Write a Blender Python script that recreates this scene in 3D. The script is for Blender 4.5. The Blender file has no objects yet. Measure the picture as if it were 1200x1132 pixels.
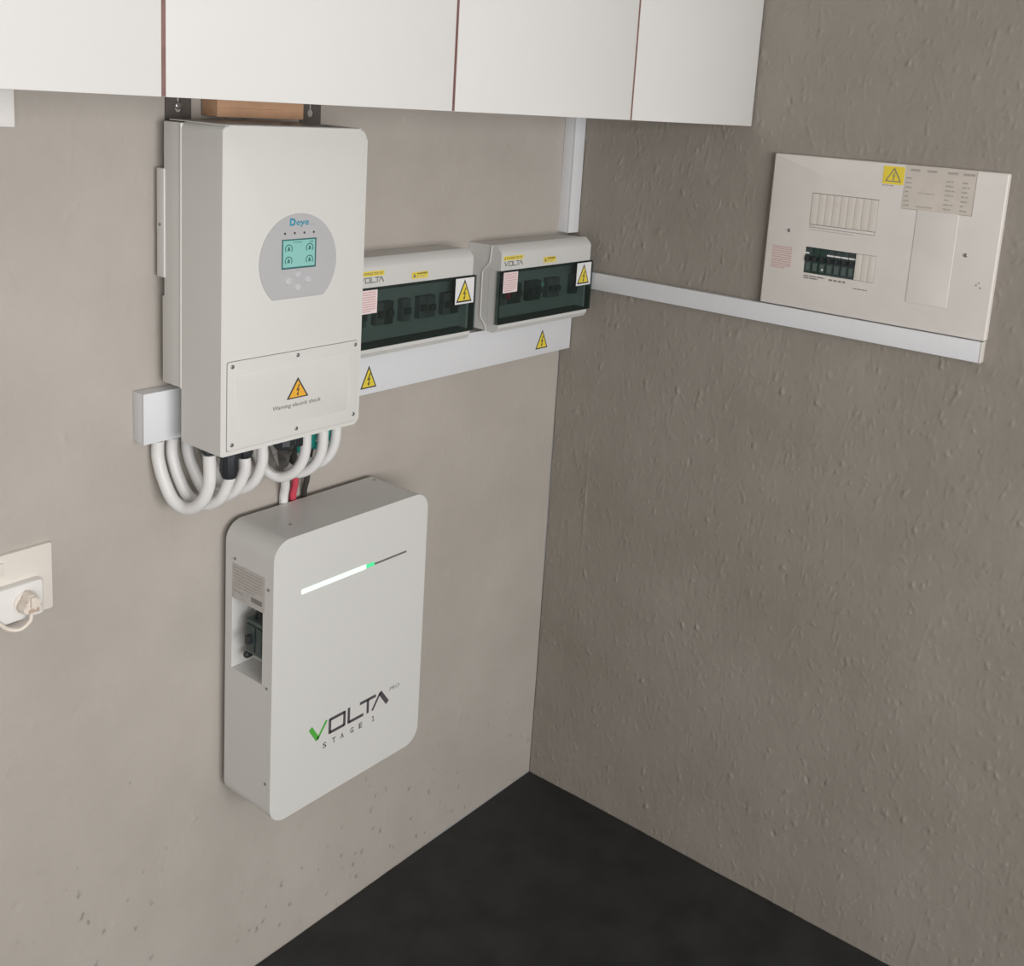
import bpy, bmesh, math, random
import numpy as np
from mathutils import Matrix, Vector
random.seed(7)
scene = bpy.context.scene
C = scene.collection

# ------------------------------------------------------------------ camera
cam_d = bpy.data.cameras.new('camera')
cam = bpy.data.objects.new('camera', cam_d); C.objects.link(cam)
cam_d.sensor_fit = 'HORIZONTAL'; cam_d.sensor_width = 36.0
cam_d.lens = 1265.77 / 1200 * 36.0
cam_d.shift_x = (600 - 636.24) / 1200
cam_d.shift_y = (372.62 - 566) / 1200
cam_d.clip_start = 0.05
cam.matrix_world = (Matrix.Translation((-2.3718, -1.7393, 1.9891)) @ Matrix.Rotation(-0.9205, 4, 'Z')
                    @ Matrix.Rotation(1.3731, 4, 'X') @ Matrix.Rotation(0.0671, 4, 'Z'))
scene.camera = cam

# ------------------------------------------------------------------ light
world = bpy.data.worlds.new('world'); scene.world = world; world.use_nodes = True
bg = world.node_tree.nodes['Background']
bg.inputs[0].default_value = (0.80, 0.88, 1.0, 1); bg.inputs[1].default_value = 0.35
def area(name, loc, rot, sx, sy, power, col):
    l = bpy.data.lights.new(name, 'AREA'); l.shape = 'RECTANGLE'; l.size = sx; l.size_y = sy
    l.energy = power; l.color = col
    o = bpy.data.objects.new(name, l); C.objects.link(o); o.location = loc; o.rotation_euler = rot
    return o
# daylight coming in through the open garage door behind the camera
area('garage_door_daylight', (-2.8, -4.35, 1.80), (math.radians(86), 0, 0), 3.2, 1.2, 159, (1.0, 0.985, 0.965))
scene.view_settings.view_transform = 'Standard'
scene.view_settings.look = 'None'
scene.view_settings.gamma = 1.0
scene.view_settings.use_curve_mapping = False
scene.view_settings.exposure = 0.0
scene.cycles.max_bounces = 6; scene.cycles.diffuse_bounces = 3; scene.cycles.glossy_bounces = 2; scene.cycles.transparent_max_bounces = 12

# ------------------------------------------------------------------ materials
def mat(name, col, rough=0.5, var=0.03, vscale=6.0, bump=0.0, bscale=200.0, metal=0.0, spec=0.5):
    m = bpy.data.materials.new(name); m.use_nodes = True
    nt = m.node_tree; b = nt.nodes['Principled BSDF']
    b.inputs['Roughness'].default_value = rough; b.inputs['Metallic'].default_value = metal
    b.inputs['Specular IOR Level'].default_value = spec
    tc = nt.nodes.new('ShaderNodeTexCoord'); n = nt.nodes.new('ShaderNodeTexNoise')
    n.inputs['Scale'].default_value = vscale; n.inputs['Detail'].default_value = 4
    nt.links.new(tc.outputs['Object'], n.inputs['Vector'])
    r = nt.nodes.new('ShaderNodeValToRGB')
    r.color_ramp.elements[0].color = tuple(c * (1 - var) for c in col) + (1,)
    r.color_ramp.elements[1].color = tuple(min(1, c * (1 + var)) for c in col) + (1,)
    r.color_ramp.elements[0].position = 0.3; r.color_ramp.elements[1].position = 0.7
    nt.links.new(n.outputs['Fac'], r.inputs['Fac']); nt.links.new(r.outputs['Color'], b.inputs['Base Color'])
    if bump > 0:
        n2 = nt.nodes.new('ShaderNodeTexNoise'); n2.inputs['Scale'].default_value = bscale
        nt.links.new(tc.outputs['Object'], n2.inputs['Vector'])
        bp = nt.nodes.new('ShaderNodeBump'); bp.inputs['Strength'].default_value = bump; bp.inputs['Distance'].default_value = 0.001
        nt.links.new(n2.outputs['Fac'], bp.inputs['Height']); nt.links.new(bp.outputs['Normal'], b.inputs['Normal'])
    return m
def emit(name, col, s, base=(0.5, 0.5, 0.5)):
    m = mat(name, base, 0.4); b = m.node_tree.nodes['Principled BSDF']
    b.inputs['Emission Color'].default_value = tuple(col) + (1,); b.inputs['Emission Strength'].default_value = s
    return m

def plaster(name, pits, c0, c1):
    """grey painted plaster: blotchy colour, fine grain, dark pits; the knobs and ridges are geometry"""
    m = bpy.data.materials.new(name); m.use_nodes = True
    nt = m.node_tree; b = nt.nodes['Principled BSDF']; L = nt.links.new
    b.inputs['Roughness'].default_value = 0.60; b.inputs['Specular IOR Level'].default_value = 0.35
    tc = nt.nodes.new('ShaderNodeTexCoord')
    def noise(s, d, r=0.55):
        n = nt.nodes.new('ShaderNodeTexNoise'); L(tc.outputs['Object'], n.inputs['Vector']); n.inputs['Scale'].default_value = s
        n.inputs['Detail'].default_value = d; n.inputs['Roughness'].default_value = r
        return n.outputs['Fac']
    def ramp(v, p0, c0, p1, c1):
        r = nt.nodes.new('ShaderNodeValToRGB'); L(v, r.inputs['Fac'])
        r.color_ramp.elements[0].position = p0; r.color_ramp.elements[0].color = tuple(c0) + (1,)
        r.color_ramp.elements[1].position = p1; r.color_ramp.elements[1].color = tuple(c1) + (1,)
        return r.outputs['Color']
    col = ramp(noise(3.0, 6, 0.62), 0.30, c0, 0.72, c1)
    fine = noise(95, 3, 0.6)
    if pits:
        v = nt.nodes.new('ShaderNodeTexVoronoi'); v.inputs['Scale'].default_value = 30
        mp = nt.nodes.new('ShaderNodeMapping'); mp.inputs['Scale'].default_value = (1.25, 1.0, 0.75); L(tc.outputs['Object'], mp.inputs['Vector'])
        dn = nt.nodes.new('ShaderNodeTexNoise'); dn.inputs['Scale'].default_value = 40; L(tc.outputs['Object'], dn.inputs['Vector'])
        dv = nt.nodes.new('ShaderNodeVectorMath'); dv.operation = 'MULTIPLY_ADD'; L(dn.outputs['Color'], dv.inputs[0]); dv.inputs[1].default_value = (0.03, 0.03, 0.03); L(mp.outputs[0], dv.inputs[2])
        L(dv.outputs[0], v.inputs['Vector'])
        patch = noise(4.0, 2)
        sz = nt.nodes.new('ShaderNodeSeparateXYZ'); L(tc.outputs['Object'], sz.inputs[0])
        mr = nt.nodes.new('ShaderNodeMapRange'); L(sz.outputs['Z'], mr.inputs[0])
        for i, q in enumerate((0.10, 1.10, 0.42, -0.18)): mr.inputs[i + 1].default_value = q
        ad = nt.nodes.new('ShaderNodeMath'); ad.operation = 'ADD'; L(mr.outputs[0], ad.inputs[0]); L(patch, ad.inputs[1])   # more wear low down
        rad = nt.nodes.new('ShaderNodeMapRange'); L(ad.outputs[0], rad.inputs[0])
        for i, q in enumerate((0.47, 1.0, 0.0, 0.25)): rad.inputs[i + 1].default_value = q
        lt = nt.nodes.new('ShaderNodeMath'); lt.operation = 'SUBTRACT'; L(rad.outputs[0], lt.inputs[0]); L(v.outputs['Distance'], lt.inputs[1])
        pm = nt.nodes.new('ShaderNodeMapRange'); L(lt.outputs[0], pm.inputs[0])
        for i, q in enumerate((0.0, 0.16, 0.0, 0.55)): pm.inputs[i + 1].default_value = q
        mc = nt.nodes.new('ShaderNodeMix'); mc.data_type = 'RGBA'; L(pm.outputs[0], mc.inputs[0]); L(col, mc.inputs[6]); mc.inputs[7].default_value = (0.17, 0.155, 0.14, 1)
        col = mc.outputs[2]
    L(col, b.inputs['Base Color'])
    bp = nt.nodes.new('ShaderNodeBump'); bp.inputs['Strength'].default_value = 0.35; bp.inputs['Distance'].default_value = 0.0015
    L(fine, bp.inputs['Height']); L(bp.outputs['Normal'], b.inputs['Normal'])
    return m

M = {}
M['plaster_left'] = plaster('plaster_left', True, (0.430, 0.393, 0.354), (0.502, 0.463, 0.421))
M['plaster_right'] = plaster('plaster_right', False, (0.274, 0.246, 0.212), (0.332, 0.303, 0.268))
M['floor'] = mat('floor_paint', (0.021, 0.0215, 0.0215), 0.55, 0.35, 9, 0.5, 160)
M['ceiling'] = mat('ceiling_paint', (0.58, 0.57, 0.55), 0.8, 0.03, 3)
M['room'] = mat('room_paint', (0.52, 0.50, 0.47), 0.8, 0.06, 3)
M['melamine'] = mat('white_melamine', (0.73, 0.718, 0.705), 0.32, 0.012, 2.5)
M['carcass'] = mat('brown_chipboard', (0.22, 0.12, 0.11), 0.6, 0.15, 60)
M['inv_white'] = mat('powder_white', (0.72, 0.71, 0.685), 0.42, 0.01, 4, 0.12, 900)
M['inv_side'] = mat('powder_white_side', (0.72, 0.71, 0.685), 0.45, 0.015, 4, 0.15, 900)
M['bat_white'] = mat('battery_white', (0.69, 0.685, 0.665), 0.38, 0.01, 3, 0.10, 900)
M['pvc'] = mat('white_pvc', (0.755, 0.765, 0.79), 0.38, 0.012, 5)
M['pvc_cream'] = mat('cream_pvc', (0.76, 0.71, 0.65), 0.42, 0.02, 9)
M['board'] = mat('board_cream', (0.73, 0.69, 0.655), 0.45, 0.03, 14)
M['blank'] = mat('blank_cream', (0.70, 0.655, 0.60), 0.45, 0.03, 30)
M['db_grey'] = mat('enclosure_grey', (0.66, 0.655, 0.635), 0.42, 0.015, 8)
M['gasket'] = mat('gasket_light', (0.82, 0.80, 0.78), 0.4, 0.01, 8)
M['badge'] = mat('badge_grey', (0.50, 0.495, 0.51), 0.4, 0.015, 20)
M['button'] = mat('button_grey', (0.58, 0.575, 0.60), 0.22, 0.02, 20)
M['screw'] = mat('steel', (0.34, 0.34, 0.34), 0.35, 0.1, 300, metal=0.8)
M['dark_metal'] = mat('dark_metal', (0.14, 0.125, 0.115), 0.45, 0.12, 40, metal=0.4)
M['black'] = mat('black_plastic', (0.022, 0.026, 0.030), 0.45, 0.2, 60)
M['ink'] = mat('black_ink', (0.045, 0.045, 0.05), 0.6, 0.05, 50)
M['ink_grey'] = mat('grey_ink', (0.23, 0.22, 0.21), 0.6, 0.05, 50)
M['ink_light'] = mat('faded_ink', (0.40, 0.37, 0.34), 0.6, 0.08, 90)
M['ink_red'] = mat('red_ink', (0.60, 0.33, 0.32), 0.6, 0.08, 90)
M['logo_dark'] = mat('logo_charcoal', (0.085, 0.075, 0.085), 0.5, 0.05, 50)
M['logo_green'] = mat('logo_green', (0.09, 0.42, 0.06), 0.5, 0.08, 90)
M['logo_blue'] = mat('logo_blue', (0.03, 0.33, 0.48), 0.5, 0.08, 90)
M['yellow'] = mat('sign_yellow', (0.84, 0.66, 0.06), 0.45, 0.04, 60)
M['orange'] = mat('sign_orange', (0.86, 0.45, 0.05), 0.45, 0.04, 60)
M['sticker_white'] = mat('sticker_white', (0.84, 0.83, 0.84), 0.45, 0.02, 60)
M['sticker_pink'] = mat('sticker_pink', (0.84, 0.70, 0.71), 0.5, 0.04, 60)
M['paper'] = mat('old_paper', (0.62, 0.56, 0.50), 0.7, 0.05, 30)
M['label_grey'] = mat('label_silver', (0.52, 0.50, 0.48), 0.45, 0.06, 60)
M['cable_white'] = mat('cable_white', (0.78, 0.77, 0.76), 0.42, 0.02, 20)
M['cable_red'] = mat('cable_red', (0.62, 0.07, 0.11), 0.4, 0.05, 40)
M['cable_black'] = mat('cable_black', (0.05, 0.045, 0.04), 0.4, 0.1, 40)
M['cable_green'] = mat('cable_green', (0.02, 0.36, 0.31), 0.4, 0.1, 40)
M['cardboard'] = mat('brown_cardboard', (0.60, 0.36, 0.22), 0.75, 0.08, 25)
M['breaker'] = mat('breaker_dark', (0.040, 0.060, 0.058), 0.4, 0.15, 90)
M['breaker_green'] = mat('breaker_green', (0.018, 0.048, 0.036), 0.4, 0.15, 90)
M['breaker_case'] = mat('breaker_case', (0.075, 0.105, 0.095), 0.35, 0.25, 60)
M['breaker_hazed'] = mat('breaker_painted_haze', (0.20, 0.215, 0.21), 0.5, 0.2, 60)  # haze of the smoked window painted in: paler than the bare breakers
M['toggle_hazed'] = mat('toggle_painted_haze', (0.11, 0.12, 0.12), 0.5, 0.2, 60)  # toggle lightened as well, window haze put into its colour
M['inner_panel'] = mat('inner_panel', (0.42, 0.45, 0.43), 0.5, 0.05, 20)
M['lcd'] = emit('lcd_screen', (0.30, 0.72, 0.66), 0.10, (0.25, 0.52, 0.48))
M['lcd_ink'] = mat('lcd_ink', (0.05, 0.16, 0.16), 0.5)
M['led_white'] = emit('led_bar_lit', (0.62, 1.0, 0.78), 0.85, (0.7, 0.9, 0.8))
M['led_green'] = emit('led_bar_end', (0.05, 0.85, 0.28), 0.5, (0.1, 0.6, 0.3))
M['led_off'] = mat('led_bar_unlit', (0.17, 0.15, 0.14), 0.4)
M['led_tiny'] = emit('breaker_led', (0.4, 1.0, 0.7), 0.12, (0.15, 0.4, 0.3))
M['plug'] = mat('plug_cream', (0.78, 0.70, 0.62), 0.4, 0.02, 20)
M['plug_tag'] = mat('plug_tag_beige', (0.52, 0.38, 0.30), 0.6, 0.08, 90)

def glass(name, tint, rough, gloss):
    m = bpy.data.materials.new(name); m.use_nodes = True; nt = m.node_tree
    nt.nodes.remove(nt.nodes['Principled BSDF']); out = nt.nodes['Material Output']
    t = nt.nodes.new('ShaderNodeBsdfTransparent'); g = nt.nodes.new('ShaderNodeBsdfGlossy'); mx = nt.nodes.new('ShaderNodeMixShader')
    n = nt.nodes.new('ShaderNodeTexNoise'); n.inputs['Scale'].default_value = 15
    tc = nt.nodes.new('ShaderNodeTexCoord'); nt.links.new(tc.outputs['Object'], n.inputs['Vector'])
    r = nt.nodes.new('ShaderNodeValToRGB'); nt.links.new(n.outputs['Fac'], r.inputs['Fac'])
    r.color_ramp.elements[0].color = tuple(c * 0.93 for c in tint) + (1,); r.color_ramp.elements[1].color = tuple(tint) + (1,)
    nt.links.new(r.outputs['Color'], t.inputs['Color'])
    g.inputs['Roughness'].default_value = rough; mx.inputs[0].default_value = gloss
    nt.links.new(t.outputs[0], mx.inputs[1]); nt.links.new(g.outputs[0], mx.inputs[2]); nt.links.new(mx.outputs[0], out.inputs['Surface'])
    return m
M['window'] = glass('smoked_green_window', (0.60, 0.665, 0.655), 0.30, 0.045)
M['film'] = glass('clear_film', (0.94, 0.935, 0.93), 0.30, 0.16)

# ------------------------------------------------------------------ helpers
# frames: u to the right on the surface, v up, w out of the surface
FA = lambda u, v, w: Vector((u, -w, v))      # things on the left wall (plane y = 0)
FB = lambda u, v, w: Vector((-w, -u, v))     # things on the right wall (plane x = 0) and faces looking to -x
WORLD = {}                                   # world position of each empty / object origin

def tag(o, label=None, cat=None, group=None, kind=None):
    if label: o['label'] = label
    if cat: o['category'] = cat
    if group: o['group'] = group
    if kind: o['kind'] = kind
    return o
def thing(name, loc, label, cat, group=None):
    o = bpy.data.objects.new(name, None); C.objects.link(o); o.location = loc; o.empty_display_size = 0.05
    WORLD[o.name] = Vector(loc)
    return tag(o, label, cat, group)
def finish(bm, smooth=True):
    bmesh.ops.remove_doubles(bm, verts=bm.verts, dist=1e-6)
    bmesh.ops.recalc_face_normals(bm, faces=bm.faces)
def obj(name, bm, m, parent=None, smooth=30):
    """world-space bmesh -> one mesh object whose origin is its parent's origin, or its own base centre"""
    finish(bm)
    if parent is not None: org = WORLD[parent.name]
    else:
        xs = [v.co for v in bm.verts]
        lo = Vector([min(c[i] for c in xs) for i in range(3)]); hi = Vector([max(c[i] for c in xs) for i in range(3)])
        org = Vector(((lo.x + hi.x) / 2, (lo.y + hi.y) / 2, lo.z))
    bmesh.ops.translate(bm, verts=bm.verts, vec=-org)
    me = bpy.data.meshes.new(name); bm.to_mesh(me); bm.free()
    me.materials.append(M[m] if isinstance(m, str) else m)
    if smooth:
        for p in me.polygons: p.use_smooth = p.area < 8e-4
        try: me.set_sharp_from_angle(angle=math.radians(smooth))
        except Exception: pass
    o = bpy.data.objects.new(name, me); C.objects.link(o)
    if parent is not None: o.parent = parent
    else: o.location = org
    WORLD[o.name] = org
    return o
def dup(o, delta):
    """copy of a part (shares mesh data), moved by a world offset, same parent"""
    c = o.copy(); C.objects.link(c); c.location = o.location + Vector(delta)
    WORLD[c.name] = WORLD[o.name] + Vector(delta)
    return c
def box(F, u0, u1, v0, v1, w0, w1, bev=0.0, bm=None, seg=2):
    bm2 = bmesh.new()
    vs = [bm2.verts.new(F(u, v, w)) for w in (w0, w1) for v in (v0, v1) for u in (u0, u1)]
    for f in ((0, 1, 3, 2), (4, 6, 7, 5), (0, 4, 5, 1), (2, 3, 7, 6), (0, 2, 6, 4), (1, 5, 7, 3)): bm2.faces.new([vs[i] for i in f])
    bmesh.ops.recalc_face_normals(bm2, faces=bm2.faces)
    if bev > 0: bmesh.ops.bevel(bm2, geom=list(bm2.edges), offset=bev, segments=seg, profile=0.6, affect='EDGES', clamp_overlap=True)
    return merge(bm, bm2)
def merge(bm, bm2):
    if bm is None: return bm2
    me = bpy.data.meshes.new('tmp'); bm2.to_mesh(me); bm2.free(); bm.from_mesh(me); bpy.data.meshes.remove(me)
    return bm
def rrect(u0, u1, v0, v1, r, seg=8):
    rs = r if isinstance(r, (tuple, list)) else (r, r, r, r)     # BL BR TR TL
    pts = []
    for (cu, cv, a0, q) in ((u0 + rs[0], v0 + rs[0], 180, rs[0]), (u1 - rs[1], v0 + rs[1], 270, rs[1]), (u1 - rs[2], v1 - rs[2], 0, rs[2]), (u0 + rs[3], v1 - rs[3], 90, rs[3])):
        for i in range(seg + 1):
            a = math.radians(a0 + 90 * i / seg); pts.append((cu + q * math.cos(a), cv + q * math.sin(a)))
    return pts
def prism(F, pts, w0, w1, bev=0.0, bm=None, back=False, seg=3):
    """outline pts (u,v) extruded from w0 to w1; bev rounds the front rim (and the back one if asked)"""
    bm2 = bmesh.new()
    a = [bm2.verts.new(F(u, v, w0)) for u, v in pts]; b = [bm2.verts.new(F(u, v, w1)) for u, v in pts]
    n = len(pts)
    bm2.faces.new(a[::-1]); ft = bm2.faces.new(b)
    for i in range(n): bm2.faces.new((a[i], a[(i + 1) % n], b[(i + 1) % n], b[i]))
    if bev > 0:
        ed = [e for e in bm2.edges if (e.verts[0] in b and e.verts[1] in b) or (back and e.verts[0] in a and e.verts[1] in a)]
        bmesh.ops.bevel(bm2, geom=ed, offset=bev, segments=seg, profile=0.5, affect='EDGES', clamp_overlap=True)
    return merge(bm, bm2)
def sweep(F3, prof, u0, u1, bm=None, bev=0.0):
    """profile of (w,v) extruded along u"""
    bm2 = bmesh.new()
    a = [bm2.verts.new(F3(u0, v, w)) for w, v in prof]; b = [bm2.verts.new(F3(u1, v, w)) for w, v in prof]
    n = len(prof); bm2.faces.new(a[::-1]); bm2.faces.new(b)
    for i in range(n): bm2.faces.new((a[i], a[(i + 1) % n], b[(i + 1) % n], b[i]))
    if bev > 0:
        bmesh.ops.recalc_face_normals(bm2, faces=bm2.faces)
        bmesh.ops.bevel(bm2, geom=list(bm2.edges), offset=bev, segments=2, profile=0.6, affect='EDGES', clamp_overlap=True)
    return merge(bm, bm2)
def smooth_path(pts, n=8):
    P = [Vector(p) for p in pts]; out = []
    for i in range(len(P) - 1):
        p0 = P[max(i - 1, 0)]; p1 = P[i]; p2 = P[i + 1]; p3 = P[min(i + 2, len(P) - 1)]
        for k in range(n):
            t = k / n
            out.append(0.5 * ((2 * p1) + (p2 - p0) * t + (2 * p0 - 5 * p1 + 4 * p2 - p3) * t * t + (3 * p1 - p0 - 3 * p2 + p3) * t ** 3))
    out.append(P[-1]); return out
def tube(pts, r, seg=14, bm=None, sm=8):
    path = smooth_path(pts, sm) if sm else [Vector(p) for p in pts]
    bm2 = bmesh.new(); rings = []
    t0 = (path[1] - path[0]).normalized(); nrm = t0.orthogonal().normalized()
    for i, p in enumerate(path):
        t = (path[min(i + 1, len(path) - 1)] - path[max(i - 1, 0)]).normalized()
        nrm = (nrm - t * nrm.dot(t)).normalized(); bn = t.cross(nrm)
        rr = r(i / (len(path) - 1)) if callable(r) else r
        rings.append([bm2.verts.new(p + (nrm * math.cos(2 * math.pi * k / seg) + bn * math.sin(2 * math.pi * k / seg)) * rr) for k in range(seg)])
    for a, b in zip(rings, rings[1:]):
        for k in range(seg): bm2.faces.new((a[k], a[(k + 1) % seg], b[(k + 1) % seg], b[k]))
    bm2.faces.new(rings[0][::-1]); bm2.faces.new(rings[-1])
    return merge(bm, bm2)
def lathe(base, axis, prof, seg=20, bm=None):
    """profile of (radius, height along axis)"""
    axis = Vector(axis).normalized(); a = axis.orthogonal().normalized(); b = axis.cross(a); base = Vector(base)
    bm2 = bmesh.new(); rings = []
    for r, h in prof:
        rings.append([bm2.verts.new(base + axis * h + (a * math.cos(2 * math.pi * k / seg) + b * math.sin(2 * math.pi * k / seg)) * max(r, 1e-5)) for k in range(seg)])
    for p, q in zip(rings, rings[1:]):
        for k in range(seg): bm2.faces.new((p[k], p[(k + 1) % seg], q[(k + 1) % seg], q[k]))
    bm2.faces.new(rings[0][::-1]); bm2.faces.new(rings[-1])
    return merge(bm, bm2)
def carve(o, cutters):
    """boolean difference, applied"""
    for i, cb in enumerate(cutters):
        bmesh.ops.recalc_face_normals(cb, faces=cb.faces)
        me = bpy.data.meshes.new('cut'); cb.to_mesh(me); cb.free()
        co = bpy.data.objects.new('cut', me); C.objects.link(co)
        md = o.modifiers.new('b', 'BOOLEAN'); md.operation = 'DIFFERENCE'; md.object = co; md.solver = 'EXACT'
        bpy.context.view_layer.update()
        dg = bpy.context.evaluated_depsgraph_get()
        nm = bpy.data.meshes.new_from_object(o.evaluated_get(dg), depsgraph=dg)
        old = o.data; o.modifiers.clear(); o.data = nm; nm.name = old.name
        bpy.data.objects.remove(co); bpy.data.meshes.remove(me)
    for p in o.data.polygons: p.use_smooth = p.area < 8e-4
    o.data.set_sharp_from_angle(angle=math.radians(30))
def text(F, body, u0, u1, v0, v1, w, m, parent, name='lettering', bold=0.0, shear=0.0, depth=0.0003, spacing=1.0):
    cu = bpy.data.curves.new('t', 'FONT'); cu.body = body; cu.size = 1; cu.offset = bold; cu.shear = shear
    cu.space_character = spacing; cu.resolution_u = 3
    t = bpy.data.objects.new('t', cu); C.objects.link(t); bpy.context.view_layer.update()
    dg = bpy.context.evaluated_depsgraph_get(); me = bpy.data.meshes.new_from_object(t.evaluated_get(dg), depsgraph=dg)
    bpy.data.objects.remove(t); bpy.data.curves.remove(cu)
    bm = bmesh.new(); bm.from_mesh(me); bpy.data.meshes.remove(me)
    xs = [v.co.x for v in bm.verts]; ys = [v.co.y for v in bm.verts]
    x0, x1, y0, y1 = min(xs), max(xs), min(ys), max(ys)
    r = bmesh.ops.extrude_face_region(bm, geom=list(bm.faces))
    top = {g for g in r['geom'] if isinstance(g, bmesh.types.BMVert)}
    for v in bm.verts:
        x, y = v.co.x, v.co.y
        v.co = F(u0 + (x - x0) / (x1 - x0) * (u1 - u0), v0 + (y - y0) / (y1 - y0) * (v1 - v0), w + (depth if v in top else 0))
    return obj(name, bm, m, parent, smooth=0)
def polys(F, plist, w0, w1, m, parent, name):
    bm = None
    for p in plist: bm = prism(F, p, w0, w1, bm=bm)
    o = obj(name, bm, m, parent, smooth=0)
    if name != 'logo_letter': o['kind'] = 'stuff'
    return o
def stroke(a, b, t):
    """thin quad outline from a to b of thickness t"""
    d = Vector((b[0] - a[0], b[1] - a[1])).normalized(); n = Vector((-d.y, d.x)) * t / 2
    return [(a[0] - n.x, a[1] - n.y), (b[0] - n.x, b[1] - n.y), (b[0] + n.x, b[1] + n.y), (a[0] + n.x, a[1] + n.y)]
def print_rows(u0, u1, v0, v1, rows, h, rnd, wmin, wmax, fill=1.0):
    """rows of word-long dashes standing for print too small to read in the photograph"""
    out = []
    for i in range(rows):
        v = v1 - (i + 0.5) * (v1 - v0) / rows; u = u0; end = u0 + (u1 - u0) * (fill if i < rows - 1 else 0.7)
        while u < end:
            l = rnd.uniform(wmin, wmax)
            out.append([(u, v - h / 2), (min(u + l, end), v - h / 2), (min(u + l, end), v + h / 2), (u, v + h / 2)])
            u += l + h * 0.7
    return out
def bolt_symbol(cu, cv, s):
    """lightning bolt with arrow tip, outline list"""
    P = [(0.10, 0.50), (-0.18, -0.04), (0.02, 0.02), (-0.06, -0.30), (-0.16, -0.28), (0.0, -0.52), (0.10, -0.22), (0.02, -0.26), (0.18, 0.14), (-0.02, 0.08), (0.22, 0.50)]
    return [(cu + x * s, cv + y * s) for x, y in P]
def triangle_sign(F, cu, v0, v1, halfw, w, parent, face='yellow', name='warning_triangle'):
    """black bordered triangle with a lightning bolt"""
    out = [(cu - halfw, v0), (cu + halfw, v0), (cu, v1)]
    o = obj(name, prism(F, out, w, w + 0.0004), 'ink', parent, 0)
    k = 0.80; cv = v0 + (v1 - v0) * 0.30
    inn = [(cu + (u - cu) * k, cv + (v - cv) * k) for u, v in out]
    obj('triangle_face', prism(F, inn, w + 0.0004, w + 0.0007), face, o, 0)
    obj('lightning_bolt', prism(F, bolt_symbol(cu, v0 + (v1 - v0) * 0.38, (v1 - v0) * 0.56), w + 0.0007, w + 0.0010), 'ink', o, 0)
    return o
def screw_mesh(F, u, v, w, r, m='screw', parent=None, name='screw'):
    n = F(0, 0, 1) - F(0, 0, 0)
    return obj(name, lathe(F(u, v, w - 0.001), n, [(r, 0), (r, 0.0016), (r * 0.75, 0.0024), (r * 0.35, 0.0024), (r * 0.3, 0.0014)], 12), m, parent)

# ------------------------------------------------------------------ setting
def struct(name, bm, m): return tag(obj(name, bm, m, None, 0), kind='structure')
def wbox(x0, x1, y0, y1, z0, z1, bev=0.0, bm=None): return box(lambda u, v, w: Vector((u, w, v)), x0, x1, z0, z1, y0, y1, bev, bm)
def setting(name, bm, m):
    finish(bm); me = bpy.data.meshes.new(name); bm.to_mesh(me); bm.free(); me.materials.append(M[m])
    o = bpy.data.objects.new(name, me); C.objects.link(o); return tag(o, kind='structure')
def relief(nu, nv, du, seed, knobs, ridges, amp, extra=()):
    """height field (metres) of trowelled plaster: undulation, knobs and drawn-down ridges"""
    rs = np.random.RandomState(seed); H = np.zeros((nv, nu))
    def octave(cu, cv, a):
        gu, gv = int(nu * du / cu) + 3, int(nv * du / cv) + 3; g = rs.rand(gv, gu) - 0.5
        x = np.arange(nu) * du / cu; y = np.arange(nv) * du / cv; i = x.astype(int); j = y.astype(int)
        fx = x - i; fy = y - j; fx = fx * fx * (3 - 2 * fx); fy = (fy * fy * (3 - 2 * fy))[:, None]
        top = g[j][:, i] * (1 - fx) + g[j][:, i + 1] * fx; bot = g[j + 1][:, i] * (1 - fx) + g[j + 1][:, i + 1] * fx
        return a * (top * (1 - fy) + bot * fy)
    H += octave(0.30, 0.40, 0.0030 * amp) + octave(0.09, 0.16, 0.0012 * amp) + octave(0.030, 0.060, 0.0005 * amp) + octave(0.010, 0.018, 0.00035 * amp) + octave(0.0055, 0.009, 0.00022 * amp)
    def stamp(cu, cv, wd, ln, tilt, h):
        rad = int(max(wd, ln) * 2.2 / du) + 1; ci, cj = int(cu / du), int(cv / du)
        i0, i1, j0, j1 = max(ci - rad, 0), min(ci + rad, nu), max(cj - rad, 0), min(cj + rad, nv)
        if i0 >= i1 or j0 >= j1: return
        U, V = np.meshgrid(np.arange(i0, i1) * du - cu, np.arange(j0, j1) * du - cv)
        a = U * math.cos(tilt) + V * math.sin(tilt); b = -U * math.sin(tilt) + V * math.cos(tilt)
        ww = wd * (1.0 + 0.15 * np.tanh(-b / ln))
        H[j0:j1, i0:i1] += h * np.exp(-(a / ww) ** 2 * 1.2 - np.abs(b / ln) ** 2.4)
    W_, V_ = nu * du, nv * du
    for k in range(knobs):
        cu, cv, t = rs.rand() * W_, rs.rand() * V_, rs.normal(-0.10, 0.30)
        if rs.rand() < 0.08:                      # lump of a few merged blobs
            h = rs.uniform(0.0010, 0.0024) * (1 if rs.rand() > 0.15 else -0.8)
            for q in range(rs.randint(1, 4)):
                stamp(cu + rs.normal(0, 0.0025), cv + rs.normal(0, 0.006), rs.uniform(0.0030, 0.0050), rs.uniform(0.004, 0.011), t + rs.normal(0, 0.3), h * rs.uniform(0.5, 1.0))
        else:
            stamp(cu, cv, rs.uniform(0.0024, 0.0038), rs.uniform(0.0030, 0.011), t, rs.uniform(0.0005, 0.0015) * (1 if rs.rand() > 0.2 else -0.8))
    for k in range(ridges):
        cu, cv, t = rs.rand() * W_, rs.rand() * V_, rs.normal(-0.12, 0.16)
        stamp(cu, cv, rs.uniform(0.0022, 0.0038), rs.uniform(0.02, 0.06), t, rs.uniform(0.0003, 0.0008))
    for cu, cv, wd, ln, t, h in extra: stamp(cu, cv, wd, ln, t, h)
    return H
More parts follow.
